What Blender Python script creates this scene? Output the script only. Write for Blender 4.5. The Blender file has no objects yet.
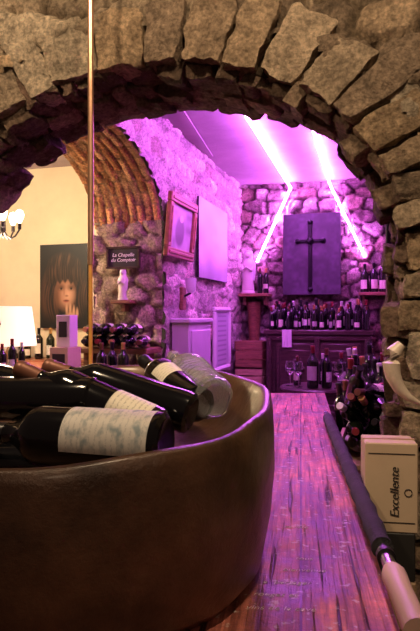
import bpy, math, random
import numpy as np
from mathutils import Vector, Matrix, noise as mnoise
random.seed(7); np.random.seed(7)
TH=math.radians(16.7); c=math.cos(TH); s=math.sin(TH); CZ=1.4; F=600.0
def C(x,d,z): return Vector((x*c-d*s, x*s+d*c, z))
def PX(px,py,d): return C((px-210)/F*d, d, CZ-(py-315.5)/F*d)
def onY(px,py,Y):
    xc=(px-210)/F; return PX(px,py,Y/(xc*s+c))
def onX(px,py,X):
    xc=(px-210)/F; return PX(px,py,X/(xc*c-s))
scn=bpy.context.scene
scn.view_settings.view_transform='Standard'
# ------------------------------------------------------------ materials
def mat(name,col,rough=.6,metal=0,noise_scale=None,noise_amt=.3,bump=0,bump_scale=40,emis=None,es=0,trans=0,vcol=False,coat=0,spec=.5,fine=0):
    m=bpy.data.materials.new(name); m.use_nodes=True; nt=m.node_tree; b=nt.nodes['Principled BSDF']
    b.inputs['Base Color'].default_value=(*col,1); b.inputs['Roughness'].default_value=rough; b.inputs['Metallic'].default_value=metal
    b.inputs['Specular IOR Level'].default_value=spec
    if coat: b.inputs['Coat Weight'].default_value=coat; b.inputs['Coat Roughness'].default_value=.15
    if trans: b.inputs['Transmission Weight'].default_value=trans
    if emis: b.inputs['Emission Color'].default_value=(*emis,1); b.inputs['Emission Strength'].default_value=es
    tc=nt.nodes.new('ShaderNodeTexCoord')
    src=None
    if vcol:
        a=nt.nodes.new('ShaderNodeVertexColor'); a.layer_name='Col'; src=a.outputs['Color']
    def scaled(src,scale,amt,lo=.3,hi=.7):
        n=nt.nodes.new('ShaderNodeTexNoise'); n.inputs['Scale'].default_value=scale; n.inputs['Detail'].default_value=8; n.inputs['Roughness'].default_value=.65
        nt.links.new(tc.outputs['Object'],n.inputs['Vector'])
        mr=nt.nodes.new('ShaderNodeMapRange'); mr.inputs[1].default_value=lo; mr.inputs[2].default_value=hi
        mr.inputs[3].default_value=1-amt; mr.inputs[4].default_value=1+amt
        nt.links.new(n.outputs['Fac'],mr.inputs[0])
        vm=nt.nodes.new('ShaderNodeVectorMath'); vm.operation='SCALE'
        if src: nt.links.new(src,vm.inputs[0])
        else: vm.inputs[0].default_value=col
        nt.links.new(mr.outputs[0],vm.inputs['Scale']); return vm.outputs[0]
    if noise_scale: src=scaled(src,noise_scale,noise_amt)
    if fine: src=scaled(src,noise_scale*4.5,fine,.38,.62)
    if src: nt.links.new(src,b.inputs['Base Color'])
    if bump:
        prev=None
        for sc_,st,di in ([(bump_scale,bump,.02)]+([(bump_scale*4,.9,.008)] if fine else [])):
            n2=nt.nodes.new('ShaderNodeTexNoise'); n2.inputs['Scale'].default_value=sc_; n2.inputs['Detail'].default_value=9; n2.inputs['Roughness'].default_value=.7
            nt.links.new(tc.outputs['Object'],n2.inputs['Vector'])
            bp=nt.nodes.new('ShaderNodeBump'); bp.inputs['Strength'].default_value=st; bp.inputs['Distance'].default_value=di*(1.3 if fine else 1)
            nt.links.new(n2.outputs['Fac'],bp.inputs['Height'])
            if prev: nt.links.new(prev,bp.inputs['Normal'])
            prev=bp.outputs[0]
        nt.links.new(prev,b.inputs['Normal'])
    return m
def wood_mat(name,c1,c2,rough=.4,scale=(1,12,12),sc=6,bump=.3,coat=0,rotz=0,groove=None,g0=0,dist=1.0):
    m=bpy.data.materials.new(name); m.use_nodes=True; nt=m.node_tree; b=nt.nodes['Principled BSDF']
    tc=nt.nodes.new('ShaderNodeTexCoord'); r=nt.nodes.new('ShaderNodeVectorRotate'); r.rotation_type='Z_AXIS'; r.inputs['Angle'].default_value=rotz
    mp=nt.nodes.new('ShaderNodeMapping'); mp.inputs['Scale'].default_value=scale
    nt.links.new(tc.outputs['Object'],r.inputs['Vector']); nt.links.new(r.outputs[0],mp.inputs['Vector'])
    n=nt.nodes.new('ShaderNodeTexNoise'); n.inputs['Scale'].default_value=sc; n.inputs['Detail'].default_value=9; n.inputs['Distortion'].default_value=dist; n.inputs['Roughness'].default_value=.62
    nt.links.new(mp.outputs[0],n.inputs['Vector'])
    cr=nt.nodes.new('ShaderNodeValToRGB'); cr.color_ramp.elements[0].position=.35; cr.color_ramp.elements[1].position=.65
    cr.color_ramp.elements[0].color=(*c1,1); cr.color_ramp.elements[1].color=(*c2,1)
    nt.links.new(n.outputs['Fac'],cr.inputs[0]); out=cr.outputs[0]; hgt=n.outputs['Fac']
    if groove:
        b.inputs['Specular IOR Level'].default_value=.35
        def M(op,a,bv=None):
            q=nt.nodes.new('ShaderNodeMath'); q.operation=op
            nt.links.new(a,q.inputs[0])
            if bv is not None:
                if isinstance(bv,float): q.inputs[1].default_value=bv
                else: nt.links.new(bv,q.inputs[1])
            return q.outputs[0]
        sp=nt.nodes.new('ShaderNodeSeparateXYZ'); nt.links.new(r.outputs[0],sp.inputs[0])
        f=M('FRACT',M('MULTIPLY',M('ADD',sp.outputs[0],float(g0)),1.0/groove)); gr=M('GREATER_THAN',f,.03)
        n2=nt.nodes.new('ShaderNodeTexNoise'); n2.inputs['Scale'].default_value=7; n2.inputs['Detail'].default_value=7; n2.inputs['Roughness'].default_value=.75; nt.links.new(r.outputs[0],n2.inputs['Vector'])
        mr=nt.nodes.new('ShaderNodeMapRange'); mr.inputs[1].default_value=.38; mr.inputs[2].default_value=.62; mr.inputs[3].default_value=.3; mr.inputs[4].default_value=1.5; nt.links.new(n2.outputs['Fac'],mr.inputs[0])
        # fine fibre grain
        mp5=nt.nodes.new('ShaderNodeMapping'); mp5.inputs['Scale'].default_value=(90,3,1); nt.links.new(r.outputs[0],mp5.inputs['Vector'])
        n5=nt.nodes.new('ShaderNodeTexNoise'); n5.inputs['Scale'].default_value=1.6; n5.inputs['Detail'].default_value=5; nt.links.new(mp5.outputs[0],n5.inputs['Vector'])
        mr5=nt.nodes.new('ShaderNodeMapRange'); mr5.inputs[1].default_value=.35; mr5.inputs[2].default_value=.6; mr5.inputs[3].default_value=.45; mr5.inputs[4].default_value=1.15; nt.links.new(n5.outputs['Fac'],mr5.inputs[0])
        mp3=nt.nodes.new('ShaderNodeMapping'); mp3.inputs['Scale'].default_value=(38,1.1,1); nt.links.new(r.outputs[0],mp3.inputs['Vector'])
        n3=nt.nodes.new('ShaderNodeTexNoise'); n3.inputs['Scale'].default_value=2.0; n3.inputs['Detail'].default_value=5; nt.links.new(mp3.outputs[0],n3.inputs['Vector'])
        mr3=nt.nodes.new('ShaderNodeMapRange'); mr3.inputs[1].default_value=.34; mr3.inputs[2].default_value=.39; mr3.inputs[3].default_value=.12; nt.links.new(n3.outputs['Fac'],mr3.inputs[0])
        k=M('MULTIPLY',M('MULTIPLY',M('MULTIPLY',mr.outputs[0],mr5.outputs[0]),mr3.outputs[0]),M('ADD',M('MULTIPLY',gr,.9),.1))
        vm=nt.nodes.new('ShaderNodeVectorMath'); vm.operation='SCALE'; nt.links.new(out,vm.inputs[0]); nt.links.new(k,vm.inputs['Scale']); out=vm.outputs[0]
        n4=nt.nodes.new('ShaderNodeTexNoise'); n4.inputs['Scale'].default_value=60; n4.inputs['Detail'].default_value=5; nt.links.new(r.outputs[0],n4.inputs['Vector'])
        fl=nt.nodes.new('ShaderNodeMapRange'); fl.inputs[1].default_value=.62; fl.inputs[2].default_value=.68; fl.inputs[4].default_value=.6; nt.links.new(n4.outputs['Fac'],fl.inputs[0])
        mx=nt.nodes.new('ShaderNodeMixRGB'); mx.inputs[2].default_value=(.6,.5,.45,1); nt.links.new(fl.outputs[0],mx.inputs[0]); nt.links.new(out,mx.inputs[1]); out=mx.outputs[0]
        hgt=M('MULTIPLY',M('MULTIPLY',M('ADD',M('MULTIPLY',n5.outputs['Fac'],.35),M('MULTIPLY',n2.outputs['Fac'],.6)),mr3.outputs[0]),gr)
        rr=nt.nodes.new('ShaderNodeMapRange'); rr.inputs[1].default_value=.35; rr.inputs[2].default_value=.65; rr.inputs[3].default_value=rough-.12; rr.inputs[4].default_value=rough+.2; nt.links.new(n2.outputs['Fac'],rr.inputs[0]); nt.links.new(rr.outputs[0],b.inputs['Roughness'])
    nt.links.new(out,b.inputs['Base Color'])
    bp=nt.nodes.new('ShaderNodeBump'); bp.inputs['Strength'].default_value=bump; bp.inputs['Distance'].default_value=.01
    nt.links.new(hgt,bp.inputs['Height']); nt.links.new(bp.outputs[0],b.inputs['Normal'])
    b.inputs['Roughness'].default_value=rough
    if coat: b.inputs['Coat Weight'].default_value=coat; b.inputs['Coat Roughness'].default_value=.2
    return m
M_stone=mat('stone',(.4,.3,.2),.92,noise_scale=16,noise_amt=.42,bump=.9,bump_scale=17,vcol=True,spec=.2,fine=.35)
M_paint=mat('printed_art',(1,1,1),.45,vcol=True)
M_plaster=mat('white_plaster',(.35,.28,.32),.8,noise_scale=2.5,noise_amt=.18,bump=.3,bump_scale=6)
M_cream=mat('cream_plaster',(.78,.66,.48),.85,noise_scale=3,noise_amt=.08,bump=.15,bump_scale=10)
M_floor=mat('stone_floor',(.16,.12,.1),.7,noise_scale=4,noise_amt=.4,bump=.5,bump_scale=10)
M_glassd=mat('dark_bottle_glass',(.004,.004,.005),.07,coat=.3,spec=.5)
M_glassg=mat('green_bottle_glass',(.010,.014,.008),.1)
M_clear=mat('clear_glass',(.96,.97,.98),.02,trans=1)
M_pet=mat('clear_plastic',(.92,.93,.95),.06,trans=.88,spec=.8)
M_capblk=mat('black_capsule',(.012,.010,.012),.3)
M_capred=mat('red_capsule',(.20,.02,.025),.35)
M_capgold=mat('gold_capsule',(.65,.38,.14),.35,metal=.6)
M_capwht=mat('white_capsule',(.7,.65,.65),.4)
M_capcop=mat('copper_capsule',(.20,.08,.05),.4,metal=.4)
M_dark=mat('dark_iron',(.02,.016,.02),.45,metal=.6)
M_copper=mat('copper',(.75,.42,.26),.3,metal=.8,noise_scale=20,noise_amt=.2)
M_bamb=mat('waxed_cord_wood',(.75,.34,.08),.5,noise_scale=30,noise_amt=.15)
M_bowl=mat('aged_brown_bowl',(.105,.050,.026),.30,metal=.2,noise_scale=7,noise_amt=.65,bump=.3,bump_scale=11,spec=.6,coat=.12)
M_counter=wood_mat('counter_wood',(.12,.026,.020),(.48,.15,.11),.45,(9,.8,1),3.0,.7,0,rotz=math.radians(-8.1),groove=.145,g0=.002,dist=.5)
M_wood=wood_mat('brown_wood',(.12,.05,.025),(.3,.14,.07),.45)
M_woodred=wood_mat('red_wood',(.20,.05,.025),(.38,.12,.06),.4)
M_darkwood=wood_mat('dark_wood',(.025,.013,.013),(.085,.045,.04),.28)
M_crate=wood_mat('crate_pine',(.34,.2,.11),(.5,.34,.2),.6)
M_card=mat('cardboard',(.55,.41,.28),.8,noise_scale=8,noise_amt=.08)
M_ink=mat('black_ink',(.02,.018,.016),.6)
M_chalk=mat('chalk',(.8,.78,.75),.9)
M_slate=mat('slate_board',(.025,.02,.02),.7)
M_foam=mat('black_foam',(.018,.014,.020),.75,bump=1,bump_scale=60)
M_steel=mat('steel',(.6,.6,.62),.25,metal=1)
M_beige=mat('beige_rubber',(.62,.42,.33),.5)
M_horn=mat('horn',(.74,.60,.48),.35,noise_scale=12,noise_amt=.35)
M_figure=mat('pale_ceramic',(.75,.68,.66),.4)
M_gold=mat('gilded_frame',(.26,.10,.06),.4,metal=.3,noise_scale=30,noise_amt=.4)
M_pale=mat('pale_canvas',(.72,.66,.72),.7,noise_scale=3,noise_amt=.15)
M_lilac=mat('pale_painted_wood',(.6,.5,.62),.6,noise_scale=5,noise_amt=.1)
M_shade=mat('lampshade_fabric',(.9,.8,.6),.8,emis=(1,.80,.52),es=1.1)
M_bulb=mat('glowing_bulb',(1,.9,.7),.3,emis=(1,.78,.45),es=9)
M_neon=mat('neon_tube',(1,.8,1),.3,emis=(.74,.16,1),es=155)
def label_mat(name,base,ink,blue=None):
    m=bpy.data.materials.new(name); m.use_nodes=True; nt=m.node_tree; b=nt.nodes['Principled BSDF']; b.inputs['Roughness'].default_value=.5
    uv=nt.nodes.new('ShaderNodeUVMap'); uv.uv_map='UVMap'; sp=nt.nodes.new('ShaderNodeSeparateXYZ'); nt.links.new(uv.outputs[0],sp.inputs[0])
    w=nt.nodes.new('ShaderNodeMath'); w.operation='MULTIPLY'; w.inputs[1].default_value=70; nt.links.new(sp.outputs[0],w.inputs[0])
    sn=nt.nodes.new('ShaderNodeMath'); sn.operation='SINE'; nt.links.new(w.outputs[0],sn.inputs[0])
    g=nt.nodes.new('ShaderNodeMath'); g.operation='GREATER_THAN'; g.inputs[1].default_value=.45; nt.links.new(sn.outputs[0],g.inputs[0])
    n=nt.nodes.new('ShaderNodeTexNoise'); n.inputs['Scale'].default_value=38; nt.links.new(uv.outputs[0],n.inputs['Vector'])
    g2=nt.nodes.new('ShaderNodeMath'); g2.operation='GREATER_THAN'; g2.inputs[1].default_value=.5; nt.links.new(n.outputs['Fac'],g2.inputs[0])
    mu=nt.nodes.new('ShaderNodeMath'); mu.operation='MULTIPLY'; nt.links.new(g.outputs[0],mu.inputs[0]); nt.links.new(g2.outputs[0],mu.inputs[1])
    mu2=nt.nodes.new('ShaderNodeMath'); mu2.operation='MULTIPLY'; mu2.inputs[1].default_value=.45; nt.links.new(mu.outputs[0],mu2.inputs[0])
    mx=nt.nodes.new('ShaderNodeMixRGB'); mx.inputs[1].default_value=(*base,1); mx.inputs[2].default_value=(*ink,1)
    nt.links.new(mu2.outputs[0],mx.inputs[0]); out=mx.outputs[0]
    if blue:
        n3=nt.nodes.new('ShaderNodeTexNoise'); n3.inputs['Scale'].default_value=5; n3.inputs['Detail'].default_value=5; nt.links.new(uv.outputs[0],n3.inputs['Vector'])
        g3=nt.nodes.new('ShaderNodeMapRange'); g3.inputs[1].default_value=.50; g3.inputs[2].default_value=.66; nt.links.new(n3.outputs['Fac'],g3.inputs[0])
        m3=nt.nodes.new('ShaderNodeMixRGB'); m3.inputs[2].default_value=(*blue,1); nt.links.new(g3.outputs[0],m3.inputs[0]); nt.links.new(out,m3.inputs[1]); out=m3.outputs[0]
    nt.links.new(out,b.inputs['Base Color']); return m
M_labw=label_mat('cream_label',(.80,.73,.60),(.15,.12,.1))
M_labb=label_mat('pale_art_label',(.74,.70,.64),(.4,.4,.4),(.30,.36,.38))
M_labd=label_mat('grey_label',(.42,.38,.36),(.06,.05,.05))
# ------------------------------------------------------------ mesh builder
class MB:
    def __init__(self): self.v=[];self.f=[];self.m=[];self.mats=[];self.col=[];self.uv=[]
    def mi(self,m):
        if m not in self.mats: self.mats.append(m)
        return self.mats.index(m)
    def add(self,vs,fs,m,col=(1,1,1),uvs=None):
        o=len(self.v); self.v+= [tuple(p) for p in vs]; self.col+=[col]*len(vs)
        self.uv += uvs if uvs else [(0,0)]*len(vs)
        ms=m if isinstance(m,list) else [m]*len(fs)
        for f,mm in zip(fs,ms): self.f.append([i+o for i in f]); self.m.append(self.mi(mm))
    def box(self,cen,size,m,rot=None,bev=.0,col=(1,1,1)):
        hx,hy,hz=[q/2 for q in size]; b=min(bev,hx*.9,hy*.9,hz*.9); cen=Vector(cen)
        vs=[];idx={}
        if b<=0:
            for sx in(-1,1):
                for sy in(-1,1):
                    for sz in(-1,1): vs.append(Vector((sx*hx,sy*hy,sz*hz)))
            fs=[(0,1,3,2),(4,6,7,5),(0,4,5,1),(2,3,7,6),(0,2,6,4),(1,5,7,3)]
        else:
            for sx in(-1,1):
                for sy in(-1,1):
                    for sz in(-1,1):
                        for ax in range(3):
                            p=[sx*(hx-b),sy*(hy-b),sz*(hz-b)]; p[ax]=(sx*hx,sy*hy,sz*hz)[ax]
                            idx[(sx,sy,sz,ax)]=len(vs); vs.append(Vector(p))
            fs=[]
            for ax in range(3):
                o1,o2=[a for a in range(3) if a!=ax]
                for sg in(-1,1):
                    q=[]
                    for (a1,a2) in((-1,-1),(1,-1),(1,1),(-1,1)):
                        k=[0,0,0];k[ax]=sg;k[o1]=a1;k[o2]=a2;q.append(idx[(*k,ax)])
                    fs.append(q)
            for ax in range(3):
                o1,o2=[a for a in range(3) if a!=ax]
                for a1 in(-1,1):
                    for a2 in(-1,1):
                        k=[0,0,0];k[o1]=a1;k[o2]=a2;k2=list(k);k[ax]=-1;k2[ax]=1
                        fs.append([idx[(*k,o1)],idx[(*k2,o1)],idx[(*k2,o2)],idx[(*k,o2)]])
            for sx in(-1,1):
                for sy in(-1,1):
                    for sz in(-1,1): fs.append([idx[(sx,sy,sz,a)] for a in range(3)])
        if rot is not None: vs=[rot@p for p in vs]
        self.add([p+cen for p in vs],fs,m,col)
    def lathe(self,prof,mats,mx,seg=20,labang=None,labmat=None,sx=1,sy=1):
        vs=[];uvs=[]
        for (r,z) in prof:
            for k in range(seg):
                a=2*math.pi*k/seg; vs.append(mx@Vector((r*math.cos(a)*sx,r*math.sin(a)*sy,z))); uvs.append((z/.3*3,math.sin(a)*.4 if math.cos(a)>0 else .8))
        fs=[];ms=[]
        for i in range(len(prof)-1):
            for k in range(seg):
                k2=(k+1)%seg; fs.append([i*seg+k,i*seg+k2,(i+1)*seg+k2,(i+1)*seg+k])
                mm=mats[i]
                if mm=='LAB':
                    a=(2*math.pi*(k+.5)/seg+math.pi)%(2*math.pi)-math.pi
                    mm=labmat if abs(a)<labang else mats[0]
                ms.append(mm)
        self.add(vs,fs,ms,uvs=uvs)
    def tube(self,pts,rad,m,seg=10,cap=True):
        pts=[Vector(p) for p in pts]; n=len(pts); rr=rad if isinstance(rad,list) else [rad]*n
        vs=[];fs=[]; up=Vector((.13,.21,.97))
        for i in range(n):
            t=(pts[min(i+1,n-1)]-pts[max(i-1,0)]).normalized()
            a=t.cross(up)
            if a.length<.25: a=t.cross(Vector((1,0,0)))
            a.normalize(); b=t.cross(a)
            for k in range(seg):
                q=2*math.pi*k/seg; vs.append(pts[i]+(a*math.cos(q)+b*math.sin(q))*rr[i])
        for i in range(n-1):
            for k in range(seg):
                k2=(k+1)%seg; fs.append([i*seg+k,i*seg+k2,(i+1)*seg+k2,(i+1)*seg+k])
        if cap: fs.append(list(range(seg))[::-1]); fs.append([(n-1)*seg+k for k in range(seg)])
        self.add(vs,fs,m)
    def ball(self,cen,r,m,seg=12,sc=(1,1,1)):
        pr=[(max(1e-4,r*math.sin(math.pi*i/8)),-r*math.cos(math.pi*i/8)) for i in range(9)]
        self.lathe(pr,[m]*8,Matrix.Translation(Vector(cen))@Matrix.Diagonal((*sc,1)),seg)
    def obj(self,name,smooth=True,sharp=40):
        me=bpy.data.meshes.new(name); me.from_pydata(self.v,[],self.f)
        for m in self.mats: me.materials.append(m)
        me.polygons.foreach_set('material_index',self.m)
        ca=me.color_attributes.new('Col','FLOAT_COLOR','POINT')
        arr=np.ones((len(self.v),4),dtype=np.float32); arr[:,:3]=np.array(self.col); ca.data.foreach_set('color',arr.ravel())
        ul=me.uv_layers.new(name='UVMap'); li=np.zeros(len(me.loops),dtype=np.int32); me.loops.foreach_get('vertex_index',li)
        ul.data.foreach_set('uv',np.array(self.uv,dtype=np.float32)[li].ravel())
        import bmesh
        bm=bmesh.new(); bm.from_mesh(me); bmesh.ops.recalc_face_normals(bm,faces=bm.faces); bm.to_mesh(me); bm.free()
        o=bpy.data.objects.new(name,me); scn.collection.objects.link(o)
        if smooth:
            me.polygons.foreach_set('use_smooth',[True]*len(me.polygons))
            try: me.set_sharp_from_angle(angle=math.radians(sharp))
            except Exception: pass
        me.update(); return o
# ------------------------------------------------------------ stone panels
def hsh(ix,iy,sd):
    n=np.sin(ix*127.1+iy*311.7+sd*74.7)*43758.5453; return n-np.floor(n)
def vn(x,y,sd=0):
    ix=np.floor(x);iy=np.floor(y);fx=x-ix;fy=y-iy;fx=fx*fx*(3-2*fx);fy=fy*fy*(3-2*fy)
    return (hsh(ix,iy,sd)*(1-fx)+hsh(ix+1,iy,sd)*fx)*(1-fy)+(hsh(ix,iy+1,sd)*(1-fx)+hsh(ix+1,iy+1,sd)*fx)*fy
def stone_panel(name,mapf,LU,LV,res,cw,ch,dep,pal,mortar,hole=None,brick=False,seed=0,irr=.3,flat=.22):
    rs=np.random.RandomState(seed); nu=int(LU/res)+1; nv=int(LV/res)+1
    u,v=np.meshgrid(np.linspace(0,LU,nu),np.linspace(0,LV,nv)); u=u.ravel();v=v.ravel()
    wu=u+(vn(u*9,v*9,seed)-.5)*.05*(0.15 if brick else 1)+ (vn(u*25,v*25,seed+3)-.5)*.018; wv=v+(vn(u*7,v*7,seed+1)-.5)*.05*(0.2 if brick else 1)+(vn(u*25,v*25,seed+4)-.5)*.018*(.4 if brick else 1)
    pal=np.array(pal)
    if brick:
        row=np.floor(wv/ch); off=(row%2)*.5*cw; colm=np.floor((wu+off)/cw)
        eu=(wu+off)-colm*cw; ev=wv-row*ch
        e=np.minimum(np.minimum(eu,cw-eu),np.minimum(ev,ch-ev)); t=np.clip(e/.010,0,1)
        r1=hsh(colm,row,seed); r2=hsh(colm,row,seed+5)
    else:
        nr=int(LV/ch)+3; nc=int(LU/cw)+4; S=[]
        for j in range(-1,nr):
            for i in range(-1,nc): S.append(((i+.5*(j%2)+rs.uniform(-irr,irr))*cw,(j+.5+rs.uniform(-irr,irr)*.8)*ch))
        F1=np.full(u.shape,9.);F2=np.full(u.shape,9.);I=np.zeros(u.shape,dtype=int)
        for k,(a,b) in enumerate(S):
            dx=np.abs((wu-a)/cw); dy=np.abs((wv-b)/ch); d=(dx**2.6+dy**2.6)**(1/2.6)
            lt=d<F1; F2=np.where(lt,F1,np.minimum(F2,d)); I=np.where(lt,k,I); F1=np.where(lt,d,F1)
        t=np.clip((F2-F1)/flat,0,1); R=rs.rand(len(S),4); r1=R[I,0]; r2=R[I,1]
    t=t*t*(3-2*t)
    h=dep*(t*(.55+.8*r2)+.6*(vn(u*22,v*22,seed+7)-.5)+.45*(vn(u*55,v*55,seed+8)-.5))
    P=mapf(u,v,h); P=np.stack(P,1)
    idx=np.arange(nu*nv).reshape(nv,nu)
    q=np.stack([idx[:-1,:-1].ravel(),idx[:-1,1:].ravel(),idx[1:,1:].ravel(),idx[1:,:-1].ravel()],1)
    if hole is not None:
        cen=P[q].mean(1); q=q[~hole(cen)]
    base=pal[(r1*len(pal)).astype(int)%len(pal)]*(.7+.6*r2)[:,None]
    col=base*(t)[:,None]+np.array(mortar)*(1-t)[:,None]
    me=bpy.data.meshes.new(name); me.from_pydata(P.tolist(),[],q.tolist())
    ca=me.color_attributes.new('Col','FLOAT_COLOR','POINT'); ca.data.foreach_set('color',np.concatenate([col,np.ones((len(col),1))],1).astype(np.float32).ravel())
    me.materials.append(M_stone); me.polygons.foreach_set('use_smooth',[True]*len(me.polygons))
    o=bpy.data.objects.new(name,me); scn.collection.objects.link(o); return o
def join(objs,name):
    bpy.ops.object.select_all(action='DESELECT')
    for o in objs: o.select_set(True)
    bpy.context.view_layer.objects.active=objs[0]; bpy.ops.object.join(); objs[0].name=name; return objs[0]
H=2.685; XL=-1.436; YB=5.83; YF=1.75; YF2=2.05; XR=.95
AX,AZ,AA,AB=-.765,1.62,.795,.56
def in_arch(P,k):
    x=P[:,0]-AX; z=P[:,2]-AZ
    return np.where(z>0,(x/(AA+k))**2+(z/(AB+k))**2<1,np.abs(x)<AA+k)
warm=[(.44,.31,.20),(.51,.38,.26),(.37,.26,.17),(.57,.45,.32),(.31,.22,.15),(.49,.34,.21)]
o1=stone_panel('a',lambda u,v,h:(-3.0+u,YF-h,v),4.6,3.2,.014,.25,.12,.035,warm,(.13,.09,.055),hole=lambda P:in_arch(P,.12),seed=3,flat=.14)
o2=stone_panel('b',lambda u,v,h:(-3.0+u,YF2+h*.5,v),4.6,3.2,.05,.21,.115,.02,warm,(.3,.24,.18),hole=lambda P:in_arch(P,.06),seed=4)
join([o1,o2],'wall_front')
LY,LZ,LA,LB=2.86,1.98,.80,.46
def in_l(P):
    y=P[:,1]-LY; z=P[:,2]-LZ
    return np.where(z>0,(y/LA)**2+(z/LB)**2<1,np.abs(y)<LA)
grey=[(.62,.48,.50),(.70,.57,.55),(.50,.38,.41),(.76,.64,.60),(.60,.42,.42)]
o1=stone_panel('wl',lambda u,v,h:(XL+h,2.06+u,v),3.82,2.72,.016,.21,.12,.03,grey,(.48,.36,.40),hole=in_l,seed=11,flat=.15)
brk=[(.52,.24,.10),(.60,.30,.13),(.44,.19,.08),(.64,.36,.18)]
arcL=math.pi*.66
def soff(u,v,h):
    ph=u/arcL*math.pi; return (XL-v+.01,LY+(LA-h)*np.cos(ph),LZ+(LB-h)*np.sin(ph))
o2=stone_panel('sof',soff,arcL,.48,.011,.21,.055,.014,brk,(.30,.20,.13),brick=True,seed=12)
o3=stone_panel('jamb',lambda u,v,h:(XL-u+.02,LY+LA-h,v),.50,LZ+.04,.016,.2,.12,.03,[(.46,.34,.26),(.38,.27,.2),(.54,.42,.32)],(.28,.2,.16),seed=13)
join([o1,o2,o3],'wall_left')
dk=[(.36,.27,.26),(.48,.38,.35),(.25,.17,.17),(.64,.54,.50),(.42,.28,.24)]
stone_panel('wall_back',lambda u,v,h:(XL-.03+u,YB-h,v),XR-XL+.06,2.72,.018,.19,.12,.06,dk,(.08,.05,.05),seed=21,irr=.38,flat=.2)
stone_panel('wall_right',lambda u,v,h:(XR-h,2.06+u,v),3.82,2.72,.04,.2,.12,.035,grey,(.4,.33,.3),seed=22)
m=MB(); m.box((-1.75,3.95,H+.03),(5.5,3.9,.06),M_plaster); m.obj('ceiling',False)
m=MB(); m.box((-.9,2.6,-.03),(7.4,6.6,.06),M_floor); m.obj('floor',False)
m=MB(); m.box((-3.15,4.64,H/2),(2.5,.08,H),M_cream); m.box((-1.9,4.15,H/2),(.04,.98,H),M_cream); m.obj('wall_alcove_back',False)
m=MB(); m.box((-4.44,3.3,H/2),(.08,2.5,H),M_cream); m.obj('wall_alcove_left',False)
# ---- arch voussoirs
def archpt(ph,r):
    if ph<0: return AX+AA+r, AZ+ph*.62
    if ph>math.pi: return AX-AA-r, AZ-(ph-math.pi)*.62
    return AX+(AA+r)*math.cos(ph), AZ+(AB+r)*math.sin(ph)
vb=MB()
def voussoir(p0,p1,r0,r1,y0,y1,col,sd,k=.16,amp=.012,n=8):
    vs=[];fs=[];ids={}; sk=random.uniform(-.25,.25); tp=random.uniform(-.16,.16)
    def vid(i,j,l):
        if (i,j,l) not in ids:
            p,q,w=[-1+2*t/n for t in(i,j,l)]
            p2=p*math.sqrt(max(0,1-k*q*q/2-k*w*w/2+k*k*q*q*w*w/3)); q2=q*math.sqrt(max(0,1-k*p*p/2-k*w*w/2+k*k*p*p*w*w/3)); w2=w*math.sqrt(max(0,1-k*q*q/2-k*p*p/2+k*k*q*q*p*p/3))
            ph=(p0+p1)/2+(p1-p0)/2*p2*(1+tp*q2); r=(r0+r1)/2+(r1-r0)/2*q2; y=(y0+y1)/2+(y1-y0)/2*w2*(1+sk*.4*p2)
            x,z=archpt(ph,r); V=Vector((x,y,z))
            nn=mnoise.noise_vector(V*9+Vector((sd,sd*2,0)))*amp*1.3+mnoise.noise_vector(V*27+Vector((sd,0,0)))*amp*.8+mnoise.noise_vector(V*70+Vector((sd,0,0)))*amp*.4
            ids[(i,j,l)]=len(vs); vs.append(V+nn)
        return ids[(i,j,l)]
    for a in range(n):
        for b in range(n):
            for L in(0,n):
                fs.append([vid(L,a,b),vid(L,a+1,b),vid(L,a+1,b+1),vid(L,a,b+1)])
                fs.append([vid(a,L,b),vid(a+1,L,b),vid(a+1,L,b+1),vid(a,L,b+1)])
                fs.append([vid(a,b,L),vid(a+1,b,L),vid(a+1,b+1,L),vid(a,b+1,L)])
    vb.add(vs,fs,M_stone,col)
def rc(pal,lo=.75,hi=1.25):
    q=random.choice(pal); k=random.uniform(lo,hi); return tuple(t*k for t in q)
ph=-2.6
while ph<math.pi+2.6:
    w=random.uniform(.12,.22); g=.005
    L=random.uniform(.18,.25)
    voussoir(ph+g,ph+w-g,.0+random.uniform(-.012,.012),L,YF-.045+random.uniform(-.014,.010),YF+.13,rc(warm,.9,1.2),ph*10,.18,.011,10)
    ph+=w
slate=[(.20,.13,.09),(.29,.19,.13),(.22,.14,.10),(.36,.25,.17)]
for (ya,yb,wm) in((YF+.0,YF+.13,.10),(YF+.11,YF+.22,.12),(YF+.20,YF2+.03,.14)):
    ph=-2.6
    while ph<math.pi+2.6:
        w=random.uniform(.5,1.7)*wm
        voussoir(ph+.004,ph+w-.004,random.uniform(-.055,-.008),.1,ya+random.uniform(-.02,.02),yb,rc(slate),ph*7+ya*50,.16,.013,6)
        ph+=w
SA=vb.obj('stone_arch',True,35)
mm=MB(); N=60; vs=[]
for i in range(N+1):
    ph=-2.6+(math.pi+5.2)*i/N
    for r,y in((.008,YF+.0),(.2,YF+.0),(.2,YF2),(.008,YF2)):
        x,z=archpt(ph,r); vs.append((x,y,max(z,0)))
fs=[]
for i in range(N):
    for k in range(4): fs.append([i*4+k,i*4+(k+1)%4,(i+1)*4+(k+1)%4,(i+1)*4+k])
mm.add(vs,fs,M_stone,(.09,.06,.038)); mm.obj('arch_mortar_core').parent=SA
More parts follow.
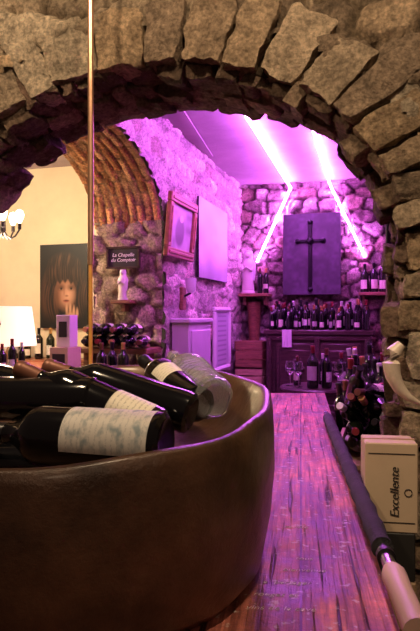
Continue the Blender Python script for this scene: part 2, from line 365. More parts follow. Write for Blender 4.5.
# ------------------------------------------------------------ bottles
def bottle(mb,mx,glass,cap,lab,seg=22,ang=1.15,scale=1.0,bulge=1.0,l0=.05,l1=.14):
    PR=[(.0001,.012),(.026,.004),(.030,0),(.0365,.004),(.0375,.012),(.0375,l0),(.0375,l1),(.0375,.185),(.036,.197),(.030,.211),(.020,.226),(.0150,.238),(.0150,.246),(.0153,.247),(.0148,.283),(.0162,.285),(.0162,.296),(.0145,.300),(.0001,.300)]
    prof=[(r*scale*(bulge if z<.2 else 1),z*scale) for r,z in PR]
    ms=[glass]*5+['LAB']+[glass]*6+[glass]+[cap]*5
    mb.lathe(prof,ms,mx,seg,ang,lab or glass)
def axis_mx(base,tip,face):
    z=(tip-base).normalized(); x=(face-z*face.dot(z)).normalized(); y=z.cross(x)
    R=Matrix((x,y,z)).transposed().to_4x4(); return Matrix.Translation(base)@R
camF=C(0,-.75,.65)
hero=[
 ((166,444,.87),(-38,430,.97),M_glassd,M_capblk,M_labb,1.15,.95,.012,.138),
 ((96,400,1.04),(-62,398,1.12),M_glassd,M_capblk,None,1,1,.05,.1),
 ((160,431,1.00),(18,368,1.10),M_glassd,M_capcop,M_labw,1,1.0,.018,.092),
 ((192,414,1.08),(46,366,1.17),M_glassd,M_capcop,None,1,.8,.05,.1),
 ((198,405,1.12),(143,360,1.36),M_glassd,M_capblk,M_labw,1.05,.8,.10,.16),
 ((60,398,1.22),(-40,372,1.42),M_glassd,M_capcop,None,1,1,.05,.1)]
for b,t,g,cp,lb,bu,an,l0,l1 in hero:
    B=PX(*b);T=PX(*t);ln=(T-B).length; mb=MB()
    bottle(mb,axis_mx(B,T,camF),g,cp,lb,32,an,max(.9,min(1.08,ln/.3)),bu,l0,l1); mb.obj('wine_bottle')
# clear plastic water bottle: ribbed, slightly dented, hollow
B=PX(214,401,1.12);T=PX(175,359,1.36)
outer=[(.0001,.012),(.020,.004),(.032,0),(.041,.008),(.0435,.02)]
for i in range(8): outer+= [(.0435,.026+i*.016),(.0405,.034+i*.016)]
outer+=[(.0435,.158),(.040,.178),(.030,.203),(.019,.225),(.0145,.236),(.0145,.244),(.018,.246),(.018,.249),(.0145,.251),(.0145,.262),(.0165,.264),(.0165,.276),(.0145,.278)]
inner=[(.0120,.274),(.0125,.236),(.017,.223),(.028,.201),(.038,.176)]
inner+=[(r-.0022,z) for r,z in reversed([q for q in outer if .02<=q[1]<=.158])]+[(.035,.012),(.0001,.018)]
mb=MB(); pr=outer+inner; sg_=40; mb.lathe(pr,[M_pet]*(len(pr)-1),Matrix.Identity(4),sg_)
MX=axis_mx(B,T,camF); nv=[]
for p in mb.v:
    a=math.atan2(p[1],p[0]); k=1+(.045*math.sin(5*a+p[2]*30)+.03*math.sin(3*a-p[2]*55))*min(1,max(0,(.21-p[2])/.05)); nv.append(tuple(MX@Vector((p[0]*k,p[1]*k,p[2]))))
mb.v=nv; mb.obj('plastic_water_bottle',True,25)
for (x,d,ang) in((-.50,1.10,20),(-.36,1.18,-10),(-.26,1.02,80),(-.62,1.12,60),(-.22,1.2,10)):
    mb=MB(); a=math.radians(ang); v=C(math.sin(a),math.cos(a),0)-C(0,0,0); p=C(x,d,1.148)-v*.15
    bottle(mb,axis_mx(p,p+v,Vector((0,0,1))),random.choice([M_glassd,M_glassg]),M_capblk,None,16); mb.obj('wine_bottle')
# ------------------------------------------------------------ bowl
mb=MB(); seg=120
prof=[(0,.941),(.80,.941),(.92,.943),(.960,.965),(.985,1.03),(1.003,1.12),(1.003,1.19),(1.0,1.216),(.992,1.233),(.975,1.239),(.955,1.234),(.94,1.218),(.90,1.18),(.82,1.135),(.6,1.108),(.3,1.10),(0,1.10)]
cx0,cd0,ba,bb=-.335,1.15,.452,.42
vs=[]
for (k,z) in prof:
    for i in range(seg):
        a=2*math.pi*i/seg; w=1+.012*math.sin(3*a+1)+.008*math.sin(7*a)+.003*math.sin(17*a+z*20); ca,sa=math.cos(a),math.sin(a)
        e=.9; X=cx0+ba*k*w*math.copysign(abs(ca)**e,ca); D=cd0+bb*k*w*math.copysign(abs(sa)**e,sa)
        tl=(z-.941)/.3*(.028*sa+.010*ca+.006*math.sin(2*a)+.002*math.sin(11*a)); vs.append(C(X,D,z+tl))
fs=[[i*seg+k,i*seg+(k+1)%seg,(i+1)*seg+(k+1)%seg,(i+1)*seg+k] for i in range(len(prof)-1) for k in range(seg)]
mb.add(vs,fs,M_bowl); mb.obj('oval_bottle_bowl',True,80)
# ------------------------------------------------------------ counter
mb=MB()
poly=[(.213,.45),(.68,3.56),(.30,3.56),(-.30,2.2),(-.90,.45)]
def slab(poly,z0,z1,m):
    n=len(poly); vs=[C(x,d,z1) for x,d in poly]+[C(x,d,z0) for x,d in poly]
    fs=[list(range(n)),list(range(n,2*n))[::-1]]+[[i,(i+1)%n,n+(i+1)%n,n+i] for i in range(n)]
    mb.add(vs,fs,m)
slab(poly,.88,.94,M_counter)
slab([(.15,.55),(.60,3.5),(.36,3.5),(-.22,2.2),(-.8,.55)],0,.88,M_darkwood)
cnt=mb.obj('bar_counter',False)
M_scr=mat('worn_white_paint',(.75,.62,.6),.55,noise_scale=80,noise_amt=.5)
def counter_text(txt,x,d,size):
    cu=bpy.data.curves.new('counter_inscription','FONT'); cu.body=txt; cu.size=size; cu.shear=.3; cu.extrude=.0003; cu.offset=-.0004
    o=bpy.data.objects.new('counter_inscription',cu); scn.collection.objects.link(o); cu.materials.append(M_scr)
    o.location=C(x,d,.9405); o.rotation_euler=(0,0,TH-math.radians(8.5)+math.radians(4)); o.parent=cnt
for i,(t,x,d) in enumerate([("vins de la cave",.055,.94),("rouges et",.07,.985),("a  partager",.09,1.03),("bienvenue",.13,1.08),("tous",.16,1.13),("caviste",.16,1.30)]):
    counter_text(t,x,d,.019)
# ------------------------------------------------------------ pole
mb=MB(); P0=C(-.35,1.76,0)
mb.tube([(P0.x,P0.y,.94),(P0.x,P0.y,1.55)],.006,M_bamb,12); mb.tube([(P0.x,P0.y,1.55),(P0.x,P0.y,1.66)],.0085,M_copper,12)
mb.tube([(P0.x,P0.y,1.66),(P0.x,P0.y,3.2)],.0085,M_copper,12)
mb.lathe([(.0001,0),(.03,0),(.03,.006),(.01,.012),(.0001,.012)],[M_copper]*4,Matrix.Translation((P0.x,P0.y,.94)),16)
mb.obj('copper_pole')
# ------------------------------------------------------------ padded pole
mb=MB(); A=C(.50,2.55,.966); B=C(.322,1.12,.966)
u=(B-A).normalized(); n=40
mb.tube([A+(B-A)*i/n for i in range(n+1)],[.020+.0022*math.sin(i*1.9) for i in range(n+1)],M_foam,14)
mb.tube([B,B+u*.10],.012,M_steel,14); mb.tube([B+u*.03,B+u*.045],.017,M_dark,14)
mb.tube([B+u*.10,B+u*.12,B+u*.18,B+u*.3],[.016,.021,.019,.020],M_beige,14)
mb.tube([A,A-u*.12],.012,M_steel,12)
mb.obj('foam_grip_pole')
# ------------------------------------------------------------ neon
mb=MB(); R_=.009; zn=H-.055
W1=Vector((-.915,YB-.075,zn)); W2=Vector((-.54,YB-.075,zn))
mb.tube([Vector((-.80,2.25,zn)),Vector((-.852,3.7,zn)),W1],R_,M_neon,8)
mb.tube([W1,onY(257,262,YB-.095)],R_,M_neon,8)
mb.tube([Vector((-.42,2.25,zn)),Vector((-.51,4.62,zn)),W2],R_,M_neon,8)
mb.tube([W2,onY(365,257,YB-.095)],R_,M_neon,8)
for p in (Vector((-.80,2.25,zn)),Vector((-.42,2.25,zn)),Vector((-.852,3.7,zn)),Vector((-.5,4.2,zn))):
    mb.box(p+Vector((0,0,.032)),(.02,.02,.045),M_dark)
mb.obj('neon_light_tubes')
# ------------------------------------------------------------ painted panels
def painted(name,O,U,V,w,h,fn,frame=None,fw=.02,fd=.02,thick=.02,nu=60,nv=90):
    U=Vector(U).normalized();V=Vector(V).normalized();N=U.cross(V)
    g=MB(); uu,vv=np.meshgrid(np.linspace(0,1,nu),np.linspace(0,1,nv)); col=fn(uu.ravel(),vv.ravel())
    vs=[O+U*(a*w)+V*(b*h)+N*thick for a,b in zip(uu.ravel(),vv.ravel())]
    fs=[[j*nu+i,j*nu+i+1,(j+1)*nu+i+1,(j+1)*nu+i] for j in range(nv-1) for i in range(nu-1)]
    g.add(vs,fs,M_paint); g.col=[tuple(q) for q in col]
    R=Matrix((U,V,N)).transposed()
    g.box(O+U*w/2+V*h/2+N*(thick/2-.001),(w,h,thick-.002),frame or M_dark,R)
    if frame:
        for (a,b,sx,sy) in((w/2,-fw/2,w+2*fw,fw),(w/2,h+fw/2,w+2*fw,fw),(-fw/2,h/2,fw,h),(w+fw/2,h/2,fw,h)):
            g.box(O+U*a+V*b+N*(thick+fd)/2,(sx,sy,thick+fd),frame,R,.006)
            g.box(O+U*a+V*b+N*(thick+fd)/2,(max(sx-fw*.9,fw*.35),max(sy-fw*.9,fw*.35),thick+fd+.012),frame,R,.004)
    return g
def mixc(c0,c1,t): return c0*(1-t)[:,None]+np.array(c1)*t[:,None]
def ell(u,v,cu,cv,ru,rv,soft=.12):
    d=np.sqrt(((u-cu)/ru)**2+((v-cv)/rv)**2); return np.clip((1-d)/soft,0,1)
def portrait(u,v):
    cc=np.tile(np.array((.006,.006,.008)),(len(u),1))
    strand=vn(u*40+5*np.sin(v*5)+3*v,v*4); strand2=vn(u*70-4*np.sin(v*7),v*6,5)
    hair=np.clip(ell(u,v,.50,.60,.47,.32,.35)+ell(u,v,.22,.38,.24,.36,.5)+ell(u,v,.86,.42,.18,.32,.5),0,1)
    cc=mixc(cc,(.085,.036,.022),hair*np.clip(strand*1.5-.35,0,1))
    fc=ell(u,v,.54,.42,.25,.24,.5)
    cc=mixc(cc,(.30,.14,.09),fc)
    cc=mixc(cc,(.58,.33,.23),ell(u,v,.60,.40,.17,.17,1.0)*.9)
    cc=mixc(cc,(.12,.05,.03),ell(u,v,.36,.38,.10,.24,.9)*.85)
    for e in(.455,.665):
        cc=mixc(cc,(.07,.028,.018),ell(u,v,e,.485,.115,.055,.9)*.95)
        cc=mixc(cc,(.28,.2,.17),ell(u,v,e,.466,.05,.010,.5)*.7); cc=mixc(cc,(.006,.004,.004),ell(u,v,e,.470,.03,.016,.4))
    cc=mixc(cc,(.18,.075,.05),ell(u,v,.515,.43,.02,.07,.9)*.6); cc=mixc(cc,(.15,.06,.04),ell(u,v,.57,.385,.05,.016,.7)*.8)
    cc=mixc(cc,(.26,.06,.05),ell(u,v,.56,.325,.085,.022,.6)); cc=mixc(cc,(.07,.02,.02),ell(u,v,.56,.328,.08,.006,.5))
    lock=np.clip((v-.495-.06*vn(u*16,v*0+1)-.02*np.sin(u*55)+.12*np.abs(u-.58))/.03,0,1)*ell(u,v,.52,.62,.44,.30,.2)
    cc=mixc(cc,(.012,.007,.006),lock*.95); cc=mixc(cc,(.11,.05,.03),lock*np.clip(strand2*2-1.1,0,1)*.8)
    cc=mixc(cc,(.46,.25,.17),ell(u,v,.66,.13,.15,.10,.6))
    for k,(a,b) in enumerate(((.57,.23),(.645,.235),(.72,.21),(.79,.18))):
        cc=mixc(cc,(.50,.28,.19),ell(u,v,a,b,.036,.085,.7)); cc=mixc(cc,(.10,.04,.03),ell(u,v,a+.038,b-.02,.008,.06,.6)*.8)
    cc=mixc(cc,(.006,.006,.008),np.clip((.10-v)/.06,0,1))
    return cc
a=onY(42,328,4.59); b2=onY(89,243,4.59)
painted('p',Vector((a.x,4.58,a.z)),(1,0,0),(0,0,1),b2.x-a.x,.72,portrait,nu=110,nv=170).obj('portrait_poster',False)
def crossart(u,v):
    cc=np.tile(np.array((.07,.045,.085)),(len(u),1)); cc=cc*(.5+.9*vn(u*9,v*12)*vn(u*23,v*30))[:,None]
    return mixc(cc,(.24,.16,.28),np.clip(ell(u,v,.5,.66,.34,.28,.9)*.5*vn(u*12,v*12),0,1))
a=onY(284,295,YB-.08); b2=onY(341,213,YB-.08)
g=painted('p',Vector((a.x,YB-.085,a.z)),(1,0,0),(0,0,1),b2.x-a.x,b2.z-a.z,crossart,thick=.05)
cxm=(a.x+b2.x)/2-.01; hh=b2.z-a.z; cm=mat('black_oxidised_metal',(.01,.008,.012),.3,metal=.5); cy_=YB-.15
g.box((cxm,cy_,a.z+hh*.47),(.036,.02,hh*.84),cm,None,.005); g.box((cxm,cy_,a.z+hh*.66),(.24,.02,.03),cm,None,.005)
for p in((cxm,a.z+hh*.89),(cxm-.12,a.z+hh*.66),(cxm+.12,a.z+hh*.66),(cxm,a.z+hh*.06)): g.ball((p[0],cy_,p[1]),.026,cm)
g.ball((cxm,cy_-.01,a.z+hh*.66),.036,cm)
g.obj('cross_painting',False)
def oldpic(u,v):
    cc=np.tile(np.array((.34,.27,.34)),(len(u),1)); cc=cc*(.5+vn(u*5,v*6))[:,None]
    cc=mixc(cc,(.10,.06,.10),ell(u,v,.45,.4,.25,.4,.3)); cc=mixc(cc,(.55,.46,.52),ell(u,v,.5,.72,.1,.1,.3)); return cc
tl=math.radians(5); V=Vector((math.sin(tl),0,math.cos(tl)))
painted('p',Vector((XL+.045,3.66,1.85)),(0,1,0),V,.42,.29,oldpic,frame=M_gold,fw=.062,fd=.02,thick=.012).obj('ornate_picture_frame',False)
def pale(u,v):
    cc=np.tile(np.array((.56,.50,.58)),(len(u),1)); cc*= (.65+.6*vn(u*3,v*4))[:,None]; cc=mixc(cc,(.25,.2,.32),np.clip((.35-v)/.35,0,1)*.8*vn(u*6,v*5)); return mixc(cc,(.3,.24,.36),ell(u,v,.55,.5,.22,.3,.8)*.5*vn(u*9,v*9))
painted('p',Vector((XL+.045,4.30,1.69)),(0,1,0),(0,0,1),.82,.61,pale,thick=.015).obj('pale_canvas',False)
def cert(u,v):
    cc=np.tile(np.array((.5,.45,.56)),(len(u),1)); ln=((np.sin(v*70)>.3)&(np.abs(u-.5)<.33)).astype(float)*.5
    return mixc(cc,(.12,.08,.2),ln)
painted('p',Vector((XL+.045,4.74,.97)),(0,1,0),(0,0,1),.42,.46,cert,frame=M_pale,fw=.04,fd=.01,thick=.015).obj('framed_certificate',False)
# ------------------------------------------------------------ chalkboard sign
def text_mesh(txt,size,loc,rot,m,name,parent,ext=.001):
    cu=bpy.data.curves.new(name,'FONT'); cu.body=txt; cu.size=size; cu.extrude=ext; cu.align_x='CENTER'; cu.align_y='CENTER'; cu.shear=.2
    o=bpy.data.objects.new(name,cu); scn.collection.objects.link(o); cu.materials.append(m); o.location=loc; o.rotation_euler=rot; o.parent=parent; return o
YJ=LY+LA
a=onY(108,268,YJ-.06); b2=onY(139,247,YJ-.06); mb=MB(); cc=(a+b2)/2; w=b2.x-a.x; h=b2.z-a.z
mb.box((cc.x,YJ-.055,cc.z),(w,.015,h),M_slate,None,.003)
for dz in(-h/2,h/2): mb.box((cc.x,YJ-.06,cc.z+dz),(w+.02,.022,.012),M_darkwood)
for dx in(-w/2,w/2): mb.box((cc.x+dx,YJ-.06,cc.z),(.012,.022,h),M_darkwood)
sg=mb.obj('chalkboard_sign',False)
text_mesh("La Chapelle\ndu Comptoir",.033,(cc.x,YJ-.064,cc.z),(math.pi/2,0,0),M_chalk,'chalk_writing',sg)
def statue(name,p,h,m1,m2):
    g=MB(); T=Matrix.Translation(p)@Matrix.Scale(h,4)
    g.lathe([(.0001,0),(.17,0),(.17,.05),(.14,.07),(.15,.1),(.12,.4),(.14,.58),(.15,.68),(.10,.77),(.05,.8),(.04,.82)],[m1]*10,T,14,sy=.75)
    g.lathe([(.15,.3),(.175,.55),(.17,.7),(.11,.8),(.115,.9),(.09,.98),(.0001,1.0)],[m2]*6,T@Matrix.Translation((0,.03,0)),14,sy=.7)
    g.ball(p+Vector((0,-.045*h,.88*h)),.07*h,m1)
    g.tube([p+Vector((-.13*h,-.02*h,.66*h)),p+Vector((-.10*h,-.12*h,.52*h)),p+Vector((0,-.16*h,.6*h))],[.04*h,.035*h,.025*h],m1,8)
    g.tube([p+Vector((.13*h,-.02*h,.66*h)),p+Vector((.10*h,-.12*h,.52*h)),p+Vector((0,-.16*h,.6*h))],[.04*h,.035*h,.025*h],m1,8)
    return g.obj(name)
q=onY(122,300,YJ-.1); mb=MB(); mb.box((q.x,YJ-.07,q.z-.012),(.14,.12,.024),M_wood,None,.004); mb.box((q.x,YJ-.05,q.z-.05),(.03,.07,.05),M_wood,None,.004); mb.obj('statue_ledge')
statue('saint_statue',Vector((q.x,YJ-.09,q.z)),.20,M_figure,M_figure)
def shelf(name,x0,x1,y0,y1,z,m=M_wood,brk=True):
    g=MB(); g.box(((x0+x1)/2,(y0+y1)/2,z-.015),(x1-x0,y1-y0,.03),m,None,.004)
    if brk:
        for x in(x0+.04,x1-.04): g.box((x,(y0+y1)/2+.04,z-.07),(.025,(y1-y0)*.55,.08),m)
    return g.obj(name,False)
shelf('wall_shelf',-1.38,-1.10,5.53,5.77,1.61); shelf('wall_shelf',-.27,.06,5.53,5.77,1.61)
statue('madonna_statue',Vector((-1.31,5.64,1.61)),.42,M_figure,M_pale)
caps=[M_capblk,M_capred,M_capgold,M_capblk,M_capcop,M_capwht]; labs=[M_labw,M_labd,M_labb,M_labw,None,None]
def stand(g,x,y,z,sc=1,tilt=0,bl=(.95,1.12)):
    a=random.uniform(-.8,.8)-math.pi/2+TH; R=Matrix.Rotation(a,4,'Z')
    T=Matrix.Translation((x,y,z))
    if tilt: T=T@Matrix.Rotation(tilt,4,random.choice('XY'))
    l0=random.uniform(.03,.06)
    bottle(g,T@R,random.choice([M_glassd,M_glassd,M_glassg]),random.choice(caps),random.choice(labs),12,random.uniform(.8,1.3),sc,random.uniform(*bl),l0,l0+random.uniform(.05,.1))
g=MB()
for x in(-1.19,-1.13): stand(g,x,5.62,1.61,.8,0,(.8,.9))
g.obj('shelf_bottles')
g=MB()
for x in(-.22,-.14,-.06,.02): stand(g,x,5.64,1.61,random.uniform(.8,1))
g.obj('shelf_bottles')
# sideboard
g=MB(); x0,x1=-1.05,-.16; yF=5.28; zt=1.27
g.box(((x0+x1)/2,5.50,zt-.02),(x1-x0+.06,.48,.045),M_darkwood,None,.008); g.box(((x0+x1)/2,5.51,.66),(x1-x0,.44,1.18),M_darkwood,None,.005)
g.box(((x0+x1)/2,yF+.0,zt-.07),(x1-x0+.03,.03,.04),M_darkwood,None,.008); g.box(((x0+x1)/2,yF-.005,.08),(x1-x0+.03,.05,.16),M_darkwood,None,.01)
for i in range(2):
    wd=(x1-x0-.12)/2-.03; xa=x0+.06+i*(wd+.03); xc=xa+wd/2+.015
    for z0,zh in((.93,.46),(.40,.46)):
        g.box((xc,yF-.002,z0),(wd,.03,zh),M_darkwood,None,.012); g.box((xc,yF-.02,z0),(wd*.78,.02,zh*.74),M_darkwood,None,.012)
        for k in range(8):
            an=k*math.pi/4; g.ball((xc+.065*math.cos(an),yF-.032,z0+.065*math.sin(an)),.028,M_darkwood,8,(1,.4,1))
        g.ball((xc,yF-.035,z0),.03,M_darkwood,10,(1,.5,1))
for x in(x0+.02,(x0+x1)/2,x1-.02): g.tube([(x,yF-.02,.16),(x,yF-.02,.5),(x,yF-.02,.9),(x,yF-.02,1.2)],[.03,.022,.03,.024],M_darkwood,12)
g.obj('carved_sideboard')
g=MB()
for r,y in enumerate((5.32,5.40,5.48,5.56,5.64)):
    for i in range(12):
        if random.random()<.88: stand(g,x0+.03+i*.075+random.uniform(-.006,.006),y,zt+.003,random.uniform(.5,.78) if r<2 else random.uniform(.7,.95),0,(.8,1))
g.obj('sideboard_bottles')
g=MB(); vs=[]
for j in range(8):
    for i in range(7): vs.append((x0+.14+i*.014, yF-.045-.012*math.sin(i*1.9)*(j/7), zt+.006-j*.022))
fs=[[j*7+i,j*7+i+1,(j+1)*7+i+1,(j+1)*7+i] for j in range(7) for i in range(6)]
g.add(vs,fs,M_pale); g.obj('draped_napkin')
tc_=PX(318,388,4.25)
g=MB()
g.lathe([(.0001,.0),(.2,0),(.2,.03),(.05,.06),(.035,.1),(.04,.5),(.03,.85),(.1,.87),(.26,.875),(.27,.885),(.27,.89),(.26,.90),(.0001,.90)],[M_darkwood]*12,Matrix.Translation((tc_.x,tc_.y,0)),28); g.obj('pedestal_table')
g=MB()
for (dx,dy,sc) in((-.02,-.14,.98),(.07,-.10,.92),(-.15,.02,.7),(.16,.03,.8),(.02,.12,.75)): stand(g,tc_.x+dx,tc_.y+dy,.90,sc)
g.obj('table_bottles')
g=MB()
for (dx,dy) in((-.12,-.12),(-.19,-.05),(.15,-.12)):
    g.lathe([(.0001,0),(.03,0),(.03,.003),(.004,.008),(.004,.075),(.02,.09),(.034,.12),(.033,.15),(.028,.175),(.026,.175),(.031,.15),(.032,.12),(.0001,.09)],[M_clear]*12,Matrix.Translation((tc_.x+dx,tc_.y+dy,.902)),16)
g.obj('wine_glasses')
# right display
g=MB()
g.box((.19,3.56,.76),(.88,1.28,.04),M_wood,None,.005)
for x in(-.20,.58):
    for y in(2.96,4.16): g.box((x,y,.37),(.05,.05,.74),M_wood)
g.box((.19,3.56,.25),(.8,1.2,.03),M_wood); g.obj('display_table',False)
g=MB()
for j in range(15):
    for i in range(10):
        x=-.205+i*.084+random.uniform(-.008,.008); y=2.96+j*.084+random.uniform(-.008,.008)
        stand(g,x,y,.785 if y<3.27 else (.85 if y<3.75 else .91),random.uniform(.72,1.08),random.uniform(-.16,.16),(.9,1.0))
g.obj('display_bottles')
g=MB(); g.box((.19,3.74,.8125),(.84,.86,.06),M_crate,None,.004); g.box((.19,3.98,.8725),(.84,.38,.06),M_crate,None,.004); g.obj('display_riser',False)
g=MB()
for i in range(24):
    p=Vector((-.15,2.74,.84))+Vector(((i%5)*.085,random.uniform(-.02,.03),(i//5)*.055)); dv=Vector((random.uniform(-.5,.35),-1,random.uniform(.0,.8))).normalized()
    bottle(g,axis_mx(p-dv*.10,p+dv,Vector((0,-.3,1))),random.choice([M_glassd,M_glassg]),random.choice(caps),random.choice(labs[:5]),14)
g.obj('lying_bottles'); g=MB(); g.box((.03,2.70,.775),(.46,.34,.025),M_crate,None,.003)
for x in(-.205,.265): g.box((x,2.70,.82),(.015,.34,.11),M_crate)
for x in(-.15,.21):
    for y in(2.57,2.83): g.box((x,y,.38),(.03,.03,.765),M_crate)
g.obj('bottle_crate_stand',False)
# ------------------------------------------------------------ carton stack
Rz=Matrix.Rotation(TH-math.radians(8.5),3,'Z'); g=MB(); p=C(.458,1.54,.972)
g.box(p,(.128,.105,.222),M_card,Rz,.003); g.box(p+Vector((0,0,.112)),(.129,.010,.003),M_crate,Rz)
g.box(p+Vector((0,0,-.171)),(.115,.105,.12),M_ink,Rz,.003)
g.box(C(.458,1.54,.37),(.120,.11,.74),M_crate,Rz,.004)
for z in(.2,.42,.62): g.box(C(.458,1.54,z),(.125,.115,.012),M_wood,Rz)
for zz in(-.085,.085): g.box(p+Rz@Vector((0,-.053,zz)),(.112,.0015,.002),M_ink,Rz)
cb=g.obj('wine_carton_stack',False)
q=p+Rz@Vector((.008,-.054,-.01)); text_mesh("Excellente",.030,q,(math.pi/2,math.radians(-90),TH-math.radians(8.5)),M_ink,'carton_lettering',cb,.0004)
g=MB(); g.tube([p+Rz@Vector((.04+.009*math.cos(t),-.0535,-.01+.009*math.sin(t))) for t in [i*.5 for i in range(13)]],.0012,M_ink,6)
o=g.obj('carton_emblem'); o.parent=cb
# horn
g=MB(); hp=[(401,344),(394,352),(391,363),(393,376),(399,388),(408,397),(421,404)]; hr=[.012,.020,.023,.020,.016,.011,.004]
g.tube([PX(a,b,1.54) for a,b in hp],hr,M_horn,14); g.tube([PX(401,348,1.54),PX(405,348,1.63)],.007,M_dark,8); g.obj('mounted_horn')
g=MB(); q=PX(388.5,300,2.45); g.tube([(q.x,q.y,H),(q.x,q.y,1.32)],.012,M_dark,10); g.tube([(q.x,q.y,1.36),(q.x,q.y,1.32)],.02,M_dark,10); g.tube([(q.x,q.y,1.9),(q.x,q.y,1.87)],.018,M_dark,10); g.obj('hanging_iron_rod')
g=MB(); pts=[Vector((-1.12-.12*t,2.6+1.0*t,H-.009)) for t in[0,.3,.6,1,1.5,2]]; g.tube(pts,.005,M_plaster,8); g.obj('ceiling_conduit')
# ------------------------------------------------------------ left wall furniture
g=MB(); g.box((XL+.115,3.97,.68),(.12,.50,1.34),M_lilac,None,.006); g.box((XL+.12,3.97,1.365),(.14,.54,.03),M_lilac,None,.006)
for z,h in((1.0,.6),(.36,.5)): g.box((XL+.18,3.97,z),(.012,.42,h),M_lilac,None,.005)
g.ball((XL+.195,4.13,1.0),.015,M_dark); g.obj('painted_cupboard',False)
q=onX(184,290,XL+.06); g=MB(); g.box((XL+.05,q.y,q.z-.06),(.03,.07,.16),M_wood,None,.006); g.lathe([(.0001,0),(.02,.0),(.035,.03),(.04,.1),(.036,.1),(.0001,.03)],[M_pale]*5,Matrix.Translation((XL+.11,q.y,q.z-.02)),14); g.tube([(XL+.05,q.y,q.z-.05),(XL+.11,q.y,q.z-.02)],.008,M_dark); g.obj('wall_sconce')
g=MB()
def crate(g,cx,cy,z0,w,d,h,m=M_crate):
    g.box((cx,cy,z0+.008),(w,d,.016),m)
    for k in range(3):
        zz=z0+.03+(h-.05)*k/2.0
        for sy in(-1,1): g.box((cx,cy+sy*(d/2-.006),zz+.01),(w,.012,(h-.05)/2.3),m,None,.002)
        for sx in(-1,1): g.box((cx+sx*(w/2-.006),cy,zz+.01),(.012,d,(h-.05)/2.3),m,None,.002)
    for sx in(-1,1):
        for sy in(-1,1): g.box((cx+sx*(w/2-.02),cy+sy*(d/2-.02),z0+h/2),(.02,.02,h),m)
for k in range(5): crate(g,-1.215,5.38,k*.23,.26,.26,.22,[M_wood,M_crate,M_wood,M_crate,M_wood][k])
g.obj('wooden_crate_stack',False)
g=MB(); g.tube([(-1.26,5.69,1.15),(-1.26,5.69,1.3),(-1.26,5.69,1.5),(-1.26,5.69,1.53)],[.05,.06,.07,.08],M_wood,12); g.box((-1.26,5.65,.6),(.18,.15,1.12),M_wood,None,.01); g.obj('carved_wood_corbel')
# ------------------------------------------------------------ pier area
zs=1.20; g=MB(); g.box((-1.66,3.49,zs-.02),(.50,.24,.035),M_wood,None,.005)
for x in(-1.85,-1.47): g.box((x,3.51,zs-.09),(.03,.18,.11),M_wood)
g.obj('pier_shelf',False)
g=MB()
for i in range(5):
    p=Vector((-1.84+i*.09,3.53,zs+.038)); dv=Vector((.25,-1,0.02)).normalized()
    bottle(g,axis_mx(p,p+dv,Vector((0,-.4,1))),M_glassd,caps[i%5],labs[i%4],14)
for i in range(4):
    p=Vector((-1.80+i*.09,3.53,zs+.11)); dv=Vector((.15,-1,0.02)).normalized()
    bottle(g,axis_mx(p,p+dv,Vector((0,-.4,1))),M_glassg,caps[(i+2)%5],labs[(i+1)%4],14)
g.obj('pier_shelf_bottles')
g=MB(); T=Matrix.Translation((-1.50,3.10,0)); zb=[0,.06,.2,.5,.8,.94,1.0]; rb=[.17,.185,.215,.235,.215,.185,.17]
g.lathe([(.0001,.02)]+[(r*.8,z*1.04) for r,z in zip(rb,zb)]+[(.12,1.02),(.0001,1.02)],[M_wood]*9,T,24)
for z in(.05,.25,.8,.98):
    r=np.interp(z,[q*1.04 for q in zb],[q*.8 for q in rb])+.004; g.lathe([(r-.006,z-.02),(r,z-.02),(r,z+.02),(r-.006,z+.02)],[M_dark]*3,T,24)
g.obj('wine_barrel')
g=MB()
for (dx,dy) in((-.05,-.05),(.05,.02),(-.04,.06)): stand(g,-1.50+dx,3.10+dy,1.022,.75)
g.obj('barrel_bottles')
g=MB(); g.box((-2.35,3.15,.52),(.76,.9,1.04),M_woodred,None,.01); g.box((-2.35,3.15,1.06),(.82,.96,.04),M_woodred,None,.008)
for y in(2.93,3.37): g.box((-1.965,y,.55),(.02,.38,.85),M_woodred,None,.006)
for x in(-2.52,-2.18): g.box((x,2.695,.55),(.3,.02,.85),M_woodred,None,.006)
g.obj('alcove_cabinet',False)
q=PX(10,326,3.55); g=MB(); T=Matrix.Translation((q.x,q.y,0)); zz=q.z
g.lathe([(.125,zz+.115),(.155,zz-.115),(.152,zz-.115),(.122,zz+.115)],[M_shade]*3,T,28)
g.lathe([(.0001,1.08),(.07,1.08),(.07,1.1),(.02,1.12),(.03,1.18),(.012,1.22),(.01,zz+.05),(.0001,zz+.05)],[M_wood]*7,T,16)
g.ball((q.x,q.y,zz+.0),.03,M_bulb); g.obj('table_lamp')
q=PX(67,336,3.5); g=MB(); g.box((q.x-.01,q.y,1.15),(.12,.15,.135),M_card,None,.003); g.box((q.x,q.y,1.31),(.09,.09,.185),M_figure,None,.003)
g.box((q.x,q.y-.047,1.32),(.05,.004,.09),M_ink); g.box((q.x-.01,q.y-.077,1.15),(.08,.003,.06),M_ink)
g.obj('gift_cartons',False)
g=MB()
for i in range(3): stand(g,-2.02,2.80+i*.09,1.082,.55+.08*(i%2))
g.obj('cabinet_bottles')
g=MB()
for k,(z0,hh2,mm_) in enumerate(((0,.3,M_crate),(.31,.3,M_crate),(.62,.26,M_wood),(.89,.18,M_wood))): crate(g,-1.78,3.20,z0,.18,.30,hh2,mm_)
g.obj('wooden_crate_stack',False)
g=MB(); g.box((-3.0,4.38,.5),(1.2,.34,1.0),M_wood,None,.01); g.box((-3.0,4.38,1.02),(1.26,.38,.04),M_woodred,None,.008)
for x in(-3.35,-2.95,-2.55): g.box((x,4.205,.5),(.34,.02,.8),M_woodred,None,.008)
g.obj('alcove_sideboard',False)
g=MB()
for i in range(9): stand(g,-3.45+i*.11,4.36,1.042,.85)
g.obj('alcove_bottles')
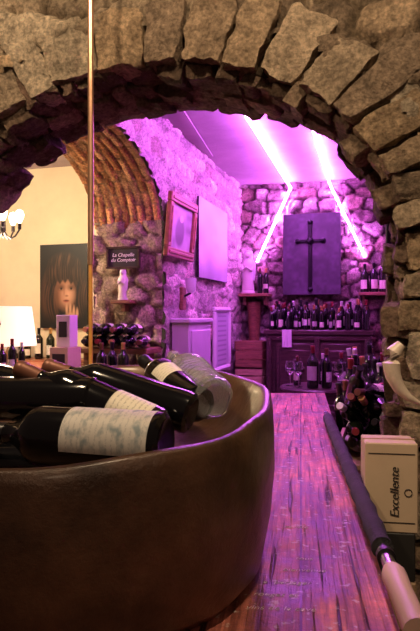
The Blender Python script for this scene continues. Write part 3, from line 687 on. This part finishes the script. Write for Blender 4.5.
g=MB(); q=PX(3,222,4.0); chand=q.copy(); g.tube([(q.x,q.y,H),(q.x,q.y,q.z+.12)],.006,M_dark,8); g.tube([(q.x,q.y,q.z+.12),(q.x,q.y,q.z-.06)],[.012,.02],M_dark,10)
for k in range(5):
    a=k*2*math.pi/5+.3; v=Vector((math.cos(a),math.sin(a),0))
    ps=[q+v*(.11*t)+Vector((0,0,-.05-.06*math.sin(t*math.pi))) for t in[0,.25,.5,.75,1]]
    g.tube(ps,.006,M_dark,8); e=ps[-1]; g.tube([e,e+Vector((0,0,.04))],.012,M_dark,8)
    g.lathe([(.0001,0),(.012,.005),(.026,.04),(.03,.06),(.02,.085),(.0001,.095)],[M_bulb]*5,Matrix.Translation(e+Vector((0,0,.04))),12)
g.obj('chandelier')
# ------------------------------------------------------------ lights
def light(kind,name,loc,energy,col,size=.1,target=None,spot=None):
    l=bpy.data.lights.new(name,kind); l.energy=energy; l.color=col
    if kind=='AREA': l.size=size
    else: l.shadow_soft_size=size
    if spot: l.spot_size=math.radians(spot); l.spot_blend=.6
    o=bpy.data.objects.new(name,l); scn.collection.objects.link(o); o.location=loc
    if target is not None: o.rotation_euler=(Vector(target)-Vector(loc)).to_track_quat('-Z','Y').to_euler()
light('SPOT','warm_ceiling_spot',C(-.95,.75,2.95),82,(1,.73,.46),.07,onY(60,70,YF),120)
light('SPOT','warm_ceiling_spot',C(.25,.50,2.95),82,(1,.75,.48),.07,onY(300,70,YF),120)
light('POINT','front_fill_light',C(.5,-.7,2.2),14,(1,.70,.46),.15)  # unseen fill light added behind the camera to brighten the foreground
light('POINT','chandelier_glow',chand+Vector((0,0,-.16)),40,(1,.72,.42),.05)
light('POINT','alcove_ceiling_lamp',(-3.3,3.0,2.45),55,(1,.80,.54),.1)
w=bpy.data.worlds.new('w'); scn.world=w; w.use_nodes=True; w.node_tree.nodes['Background'].inputs[0].default_value=(.65,.38,.30,1); w.node_tree.nodes['Background'].inputs[1].default_value=.08
cam=bpy.data.cameras.new('camera'); cam.sensor_fit='VERTICAL'; cam.sensor_height=36; cam.lens=F/631*36
co=bpy.data.objects.new('camera',cam); scn.collection.objects.link(co); co.location=(0,0,CZ); co.rotation_euler=(math.pi/2,0,TH); cam.clip_start=.02
scn.camera=co
